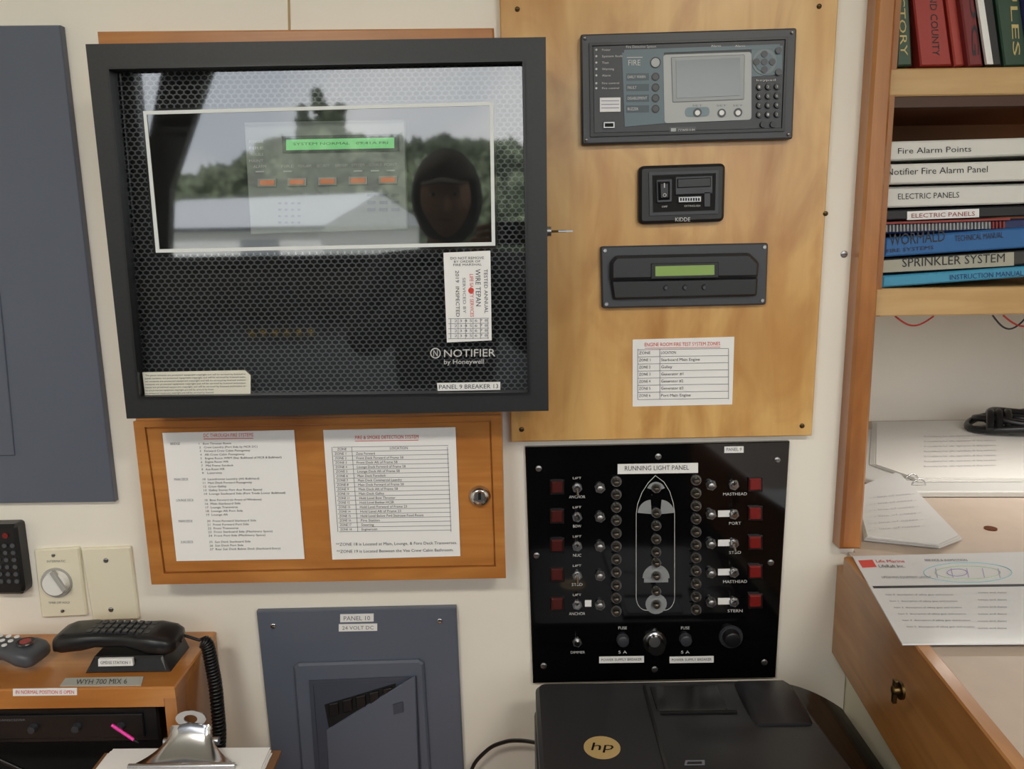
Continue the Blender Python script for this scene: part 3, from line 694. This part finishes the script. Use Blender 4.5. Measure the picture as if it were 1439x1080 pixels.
xk0,xk1=W(128,1060,-.2).x,W(385,1060,-.2).x; yk1=yfb-.012
g=O('logbook_stack'); zz=.70
for i,(h,c_) in enumerate(((.05,(60,40,36)),(.045,(40,52,80)),(.045,(70,70,74)),(.032,(140,110,70)))):
    m_=mat('logbook_cover_%d'%i,c_,.5)
    g.box(xk0+.01*(i%2),xk1-.012*(i%2)-.01,yk1-.26,yk1-.004*(i%2),zz,zz+.004,m_); g.box(xk0+.014,xk1-.026,yk1-.255,yk1-.01,zz+.004,zz+h-.004,pm); g.box(xk0+.01*(i%2),xk1-.012*(i%2)-.01,yk1-.26,yk1-.004*(i%2),zz+h-.004,zz+h-.0002,m_); zz+=h
g.done()
g=O('clipboard'); cz=zz+.004
g.prism([(xk0,yk1,cz),(xk1,yk1,cz),(xk1,yk1-.25,cz),(xk0,yk1-.25,cz)],(0,0,-.0038),mat('clipboard_brown',(120,84,54),.5))
for i in range(3): g.prism([(xk0+.006+i*.003,yk1-.004+i*.002,cz+.002*(i+1)),(xk1-.01-i*.002,yk1-.008+i*.003,cz+.002*(i+1)),(xk1-.012,yk1-.24,cz+.002*(i+1)),(xk0+.006,yk1-.24,cz+.002*(i+1))],(0,0,-.0018),white)
cx=(xk0+xk1)/2+.003; cy=yk1-.006; cb=cz+.007
rg=[]
for t in range(13):
    s_=t/12; hw=.070-.046*(1-(1-s_)**2)
    if s_>.8: hw=.024+.004*math.sin((s_-.8)/.2*math.pi)
    rg.append([(cx+q*hw,cy-.036*(1-s_)**1.4+.002*k_,cb+.002+.034*s_**1.4-.0015*k_+ (.003 if abs(q)<.1 else 0)) for q,k_ in ((-1,0),(-.6,0),(0,0),(.6,0),(1,0),(1,1),(0,1),(-1,1))])
g.loft(rg,chrome)
g.tube([(cx-.068,cy-.038,cb+.003),(cx+.068,cy-.038,cb+.003)],.004,chrome)
g.tube([(cx-.036,cy-.002,cb+.014),(cx+.036,cy-.002,cb+.014)],.0055,chrome)
ctr=V((cx,cy+.001,cb+.044))
g.ring([ctr+V((.020*math.cos(a),0,.012*math.sin(a))) for a in [k_*math.pi/10 for k_ in range(20)]],[ctr+V((.009*math.cos(a),0,.006*math.sin(a))) for a in [k_*math.pi/10 for k_ in range(20)]],(0,.002,0),chrome)
g.done()
o=O('pink_pen'); a=W(157,1018,yfb-.004); b2=W(188,1039,yfb-.006); o.tube([a,a.lerp(b2,.1),b2],.0022,mat('pink_plastic',(240,60,170),.4)); o.cyl(b2,(b2-a),.002,.008,blk,.0005); o.done()

# ================================================================= PRINTER
g=O('office_printer')
pb_=mat('printer_black',(24,24,27),.36); pg=mat('printer_gloss',(12,12,14),.2); ps=mat('printer_satin',(34,34,38),.42)
zp=.925; A=H(750,957,zp); xp0=A.x; yp=A.y; xp1=xp0+.437
def rr(x0,x1,y0,y1,z,r=.02): return rnd([V((x0,y0,z)),V((x1,y0,z)),V((x1,y1,z)),V((x0,y1,z))],r)
yp2=yp-.33
g.prism(rr(xp0,xp1-.015,yp2-.03,yp,zp-.035),(0,0,-(zp-.035-.70)),pb_,.006)
g.prism(rr(xp0+.002,xp0+.345,yp2,yp-.002,zp,.018),(0,0,-.032),ps,.005)
rg=[]
for i in range(9):
    t=i/8; x=xp0+.34+(.088)*t; z=zp-.004-.03*t*t
    rg.append([(x,yp2,z),(x,yp-.004-.02*t,z),(x,yp-.004-.02*t,zp-.04),(x,yp2,zp-.04)])
g.loft(rg,pg,False)
xa=H(905,985,zp).x
g.prism([(xa,yp2+.02,zp+.005),(xa+.225,yp2+.02,zp+.005),(xa+.205,yp-.018,zp+.005),(xa+.004,yp-.018,zp+.005)],(0,0,-.006),pb_,.003)
g.prism(rr(xa+.012,xa+.105,yp-.085,yp-.026,zp+.0062,.004),(0,0,-.002),pg,.0006)
g.prism([(xa+.016,yp-.092,zp+.0075),(xa+.115,yp-.092,zp+.0075),(xa+.115,yp-.088,zp+.0075),(xa+.016,yp-.088,zp+.0075)],(0,0,-.002),dark)
rg=[]
for i in range(9):
    t=i/8; yy_=yp-.02-.10*t; zz_=zp+.008+.009*math.sin(math.pi*t)
    rg.append([(xa+.125,yy_,zp),(xa+.135,yy_,zz_),(xa+.198,yy_,zz_),(xa+.21,yy_,zp)])
g.loft(rg,ps,True)
gold=mat('logo_gold',(206,176,120),.35,.3)
lc=H(846,1050,zp); g.cyl(lc,(0,0,1),.0225,.0006,gold,seg=32)
g.text('hp',lc+V((-.014,-.006,.001)),lc+V((.013,-.006,.001)),lc+V((-.010,.009,.001)),pg)
ic=H(975,1072,zp+.005)
g.ring([ic+V((q[0],q[1],.0006)) for q in ((-.012,-.004),(.012,-.004),(.014,.005),(-.009,.005))],[ic+V((q[0]*.75,q[1]*.6,.0006)) for q in ((-.012,-.004),(.012,-.004),(.014,.005),(-.009,.005))],(0,0,-.0004),inkg)
g.done()
o=O('power_cable'); pts=[W(655,1110,-.02),W(665,1072,-.025),W(690,1048,-.03),W(715,1040,-.05),W(735,1040,-.07),V((xp0+.006,yp-.008,W(745,1045,yp-.01).z))]
fine=[]
for i in range(len(pts)-1):
    for t in range(6): fine.append(pts[i].lerp(pts[i+1],t/6))
fine.append(pts[-1])
for it in range(4): fine=[fine[0]]+[(fine[i-1]+fine[i]*2+fine[i+1])/4 for i in range(1,len(fine)-1)]+[fine[-1]]
o.tube(fine,.003,blk); o.done()

# ================================================================= PHOTOGRAPHER (seen only as a reflection in the cabinet door)
skin=mat('skin',(150,112,92),.6); jacket=mat('navy_jacket',(26,28,35),.85); trous=mat('dark_trousers',(34,34,38),.8); hair=mat('brown_hair',(40,30,24),.8); boot=mat('black_boots',(20,20,20),.5)
root=bpy.data.objects.new('photographer',None); sc.collection.objects.link(root)
def skinned(name,vs,es,rs,m_,rootv=0,sub=2,mats=None):
    me=bpy.data.meshes.new(name); me.from_pydata(vs,es,[]); me.materials.append(m_)
    ob=bpy.data.objects.new(name,me); sc.collection.objects.link(ob); ob.parent=root
    md=ob.modifiers.new('Skin','SKIN'); md.use_smooth_shade=True
    for i,sv in enumerate(me.skin_vertices[0].data):
        r=rs[i]; sv.radius=(r,r) if not isinstance(r,tuple) else r; sv.use_root=(i==rootv)
    s2=ob.modifiers.new('Sub','SUBSURF'); s2.levels=s2.render_levels=sub
    return ob
bx,by=-.20,-1.56
hL=(-.075,-1.225,1.53); hR=(.075,-1.225,1.53)
skinned('jacket_torso',[(bx,by,.95),(bx,by,1.1),(bx,by,1.28),(bx,by+.01,1.40),(bx,by+.02,1.50),
  (bx-.17,by,1.42),(bx-.24,by+.12,1.22),(hL[0]-.03,hL[1]-.07,hL[2]-.05),
  (bx+.17,by,1.42),(bx+.26,by+.12,1.22),(hR[0]+.01,hR[1]-.07,hR[2]-.05)],
 [(0,1),(1,2),(2,3),(3,4),(3,5),(5,6),(6,7),(3,8),(8,9),(9,10)],
 [(.16,.11),(.16,.11),(.19,.12),(.16,.11),(.075,.075),.085,.06,.038,.085,.06,.038],jacket)
skinned('trousers',[(bx,by,.96),(bx-.09,by,.88),(bx-.10,by+.02,.5),(bx-.11,by,.10),(bx+.09,by,.88),(bx+.10,by+.02,.5),(bx+.11,by,.10)],
 [(0,1),(1,2),(2,3),(0,4),(4,5),(5,6)],[(.15,.11),.095,.065,.055,.095,.065,.055],trous)
for sx in (-1,1):
    skinned('boot_%s'%('l' if sx<0 else 'r'),[(bx+sx*.11,by-.03,.06),(bx+sx*.115,by+.07,.05),(bx+sx*.125,by+.18,.04)],[(0,1),(1,2)],[.055,.05,.04],boot)
skinned('neck',[(bx,by+.02,1.47),(bx+.01,by+.04,1.58)],[(0,1)],[.058,.055],skin)
import bmesh
def lump(name,c,fn,m_,sub=4):
    bm=bmesh.new(); bmesh.ops.create_icosphere(bm,subdivisions=sub,radius=1)
    o=O(name); o.add([V(c)+V(fn(v_.co.normalized())) for v_ in bm.verts],[[v_.index for v_ in f.verts] for f in bm.faces],m_,True); bm.free(); ob=o.done(); ob.parent=root; return ob
hc=V((bx+.02,by+.06,1.645))
def headf(d):
    x,y_,z_=d.x*.075,d.y*.095,d.z*.115
    if d.z<-.2: x*=1-.35*(-d.z-.2); 
    if d.y>.5 and abs(d.x)<.25 and -.35<d.z<.15: y_+=.022*(1-abs(d.x)/.25)*(.15-d.z)/.5*1.4
    if d.y>.5 and .0<d.z<.25 and .15<abs(d.x)<.5: y_-=.007
    return (x,y_,z_)
lump('head',hc,headf,skin,5)
# dark jacket hood, open at the face, and peaked cap, added to darken the face
lump('hood',hc+V((0,-.030,.004)),lambda d:(d.x*.102,min(d.y*.115,.058),d.z*.138),jacket,5)
lump('cap',hc+V((0,.0,.052)),lambda d:(d.x*.084,d.y*.104,d.z*(.078 if d.z>0 else .012)),hair,4)
lump('cap_peak',hc+V((0,.115,.046)),lambda d:(d.x*.064,d.y*.062,d.z*.007-.010*max(0,d.y)-.012*abs(d.x)),hair,4)
for sx in (-1,1):
    lump('eye_%d'%(sx+2),hc+V((sx*.030,.080,.008)),lambda d:(d.x*.012,d.y*.008,d.z*.006),mat('eye_white',(150,146,140),.4),2)
    lump('iris_%d'%(sx+2),hc+V((sx*.030,.0865,.008)),lambda d:(d.x*.0055,d.y*.003,d.z*.0055),dark,2)
lump('mouth',hc+V((0,.078,-.060)),lambda d:(d.x*.023,d.y*.007,d.z*.006),mat('lips',(124,80,72),.6),2)
for sx,hh in ((-1,hL),(1,hR)):
    px_,py_,pz_=hh
    w0=(px_+sx*.012,py_-.06,pz_-.045)
    skinned('palm_%d'%(sx+2),[w0,(px_+sx*.004,py_-.03,pz_-.015),(px_,py_-.005,pz_+.01)],[(0,1),(1,2)],[.024,(.03,.018),(.032,.015)],skin)
    for k_,(dz,ln) in enumerate(((.034,.95),(.016,1.05),(-.002,1.0),(-.02,.8))):
        b0=V((px_,py_-.004,pz_+dz*.6)); 
        skinned('finger_%d_%d'%(sx+2,k_),[b0,b0+V((sx*.004,.026*ln,dz*.3)),b0+V((-sx*.016*ln,.040*ln,dz*.35)),b0+V((-sx*.036*ln,.040*ln,dz*.35))],[(0,1),(1,2),(2,3)],[.010,.009,.0085,.0075],skin,sub=1)
    b0=V((px_,py_-.015,pz_-.02))
    skinned('thumb_%d'%(sx+2),[b0,b0+V((-sx*.018,.005,-.004)),b0+V((-sx*.040,.010,.006))],[(0,1),(1,2)],[.013,.011,.009],skin,sub=1)
o=O('compact_camera'); o.box(-.052,.052,-1.212,-1.188,1.515,1.575,blk,.004); o.cyl((0,-1.188,1.547),(0,1,0),.022,.012,char,.02,24); o.cyl((0,-1.188,1.547),(0,1,0),.014,.0125,dark); oc=o.done(); oc.parent=root

# ================================================================= ADDED FILL LAMPS (ceiling and under shelf)
lm=mat('fill_diffuser',(255,250,240),.5,emit=1.0)
for x in (-.75,.75):  # unseen ceiling fixtures, added as fill light for the room
    o=O('added_ceiling_fixture'); o.box(x-.32,x+.32,-2.0,-1.7,ZC-.04,ZC,cream); o.box(x-.3,x+.3,-1.98,-1.72,ZC-.045,ZC-.038,lm); o.done()
    ld=bpy.data.lights.new('ceiling_fill','AREA'); ld.shape='RECTANGLE'; ld.size=.58; ld.size_y=.24; ld.energy=19; ld.color=(1,.93,.82)
    lo=bpy.data.objects.new('ceiling_fill_light',ld); lo.location=(x,-1.85,ZC-.05); sc.collection.objects.link(lo)
o=O('added_shelf_fixture'); o.box(.75,1.25,.2,.24,zb2-.02,zb2,cream); o.done()  # added fixture and area light to brighten the alcove below the shelf
ld=bpy.data.lights.new('shelf_fill','AREA'); ld.shape='RECTANGLE'; ld.size=.48; ld.size_y=.03; ld.energy=1.5; ld.color=(1,.96,.9)
lo=bpy.data.objects.new('shelf_fill_light',ld); lo.location=(1.0,.22,zb2-.022); sc.collection.objects.link(lo)

# ================================================================= OUTSIDE (seen reflected in the glazing)
o=O('ground'); o.box(-90,90,-160,-4,-1.1,-1,mat('quay_grass',(138,142,122),.9,vary=.3,vscale=.6)); o.done()
o=O('white_boat_shed'); bw=mat('shed_white',(240,240,238),.6); br=mat('shed_roof',(205,208,212),.5)
Rz=Matrix.Rotation(math.radians(24),3,'Z'); cs=V((-6.0,-19,0))
def sp(x,y_,z): return cs+Rz@V((x,y_,z))
o.prism([sp(-2.6,1.6,-1),sp(3.0,1.6,-1),sp(3.0,1.6,1.75),sp(-2.6,1.6,1.75)],Rz@V((0,-4,0)),bw)
o.prism([sp(-2.8,1.8,1.7),sp(-2.8,-.4,2.45),sp(-2.8,-2.6,1.7)],Rz@V((6,0,0)),br)
o.prism([sp(-2.8,1.82,1.64),sp(3.2,1.82,1.64),sp(3.2,1.82,1.72),sp(-2.8,1.82,1.72)],Rz@V((0,-.1,0)),char2)
o.prism([sp(.9,1.66,-1),sp(1.9,1.66,-1),sp(1.9,1.66,1.45),sp(.9,1.66,1.45)],Rz@V((0,-.05,0)),mat('shed_door',(150,154,158),.6))
o.done()
lf=mat('foliage',(112,122,98),.9,vary=.75,vscale=2.5); lf2=mat('foliage_dark',(74,84,64),.9,vary=.6,vscale=3)
def blob(o,c,r,zs_,seed,m_,sub=4):
    bm=bmesh.new(); bmesh.ops.create_icosphere(bm,subdivisions=sub,radius=1)
    vs=[]
    for v_ in bm.verts:
        d=v_.co.normalized(); k_=1+.25*noise.noise(d*2.2+V((seed,0,0)))+.25*noise.noise(d*6+V((0,seed,0)))+.22*noise.noise(d*15+V((0,seed,0)))
        vs.append((c[0]+d.x*r*k_,c[1]+d.y*r*k_,c[2]+d.z*r*zs_*k_))
    o.add(vs,[[v_.index for v_ in f.verts] for f in bm.faces],m_,False); bm.free()
o=O('tree_line')
def top(x):  # ridge height of the wood along the shore
    return 5.3+1.7*math.exp(-((x+9)/4.5)**2)+.9*math.exp(-((x+2)/3)**2)-1.2*math.exp(-((x+19)/4)**2)
for i in range(80):
    x=-30+i*.47+random.uniform(-.3,.3); h=top(x)+random.uniform(-.8,.25); r=random.uniform(.7,1.4)
    blob(o,(x,-44+random.uniform(-2,2),h-r),r,1.0,i*3.1,lf if i%3 else lf2)
for i in range(50):
    x=-30+i*.76; r=random.uniform(1.5,2.2); blob(o,(x,-42.5+random.uniform(-1,1),random.uniform(1.8,3.4)),r,1.0,i*4.7+60,lf if i%3 else lf2)
for i in range(30):
    x=-30+i*1.2; r=random.uniform(1.3,2.0); blob(o,(x,-41+random.uniform(-1,1),random.uniform(-.2,1.2)),r,1.0,i*5.7+90,lf2 if i%2 else lf)
for j_,(x,h) in enumerate(((-9.4,9.0),(-8.6,8.3),(-10.2,8.2))):
    for k_ in range(8):
        t=k_/7; blob(o,(x+random.uniform(-.25,.25),-42.5,h-.5-(1-t)*4.2),.30+.85*(1-t),1.0,j_*11+k_*2.3,lf2,3)
o.done()
wd=bpy.data.worlds.new('world'); sc.world=wd; wd.use_nodes=True; nt=wd.node_tree; bg=nt.nodes['Background']
tc=nt.nodes.new('ShaderNodeTexCoord'); nz=nt.nodes.new('ShaderNodeTexNoise'); nz.inputs['Scale'].default_value=4; nz.inputs['Detail'].default_value=6
rp=nt.nodes.new('ShaderNodeValToRGB'); rp.color_ramp.elements[0].position=.38; rp.color_ramp.elements[1].position=.62
rp.color_ramp.elements[0].color=(.62,.67,.73,1); rp.color_ramp.elements[1].color=(.96,.96,.95,1)
nt.links.new(tc.outputs['Generated'],nz.inputs['Vector']); nt.links.new(nz.outputs['Fac'],rp.inputs['Fac']); nt.links.new(rp.outputs['Color'],bg.inputs['Color'])
bg.inputs['Strength'].default_value=4.3
sd_=bpy.data.lights.new('sun','SUN'); sd_.energy=6; sd_.angle=.02; so=bpy.data.objects.new('sun',sd_); so.rotation_euler=V((-.5,1,1.1)).to_track_quat('Z','Y').to_euler(); sc.collection.objects.link(so)
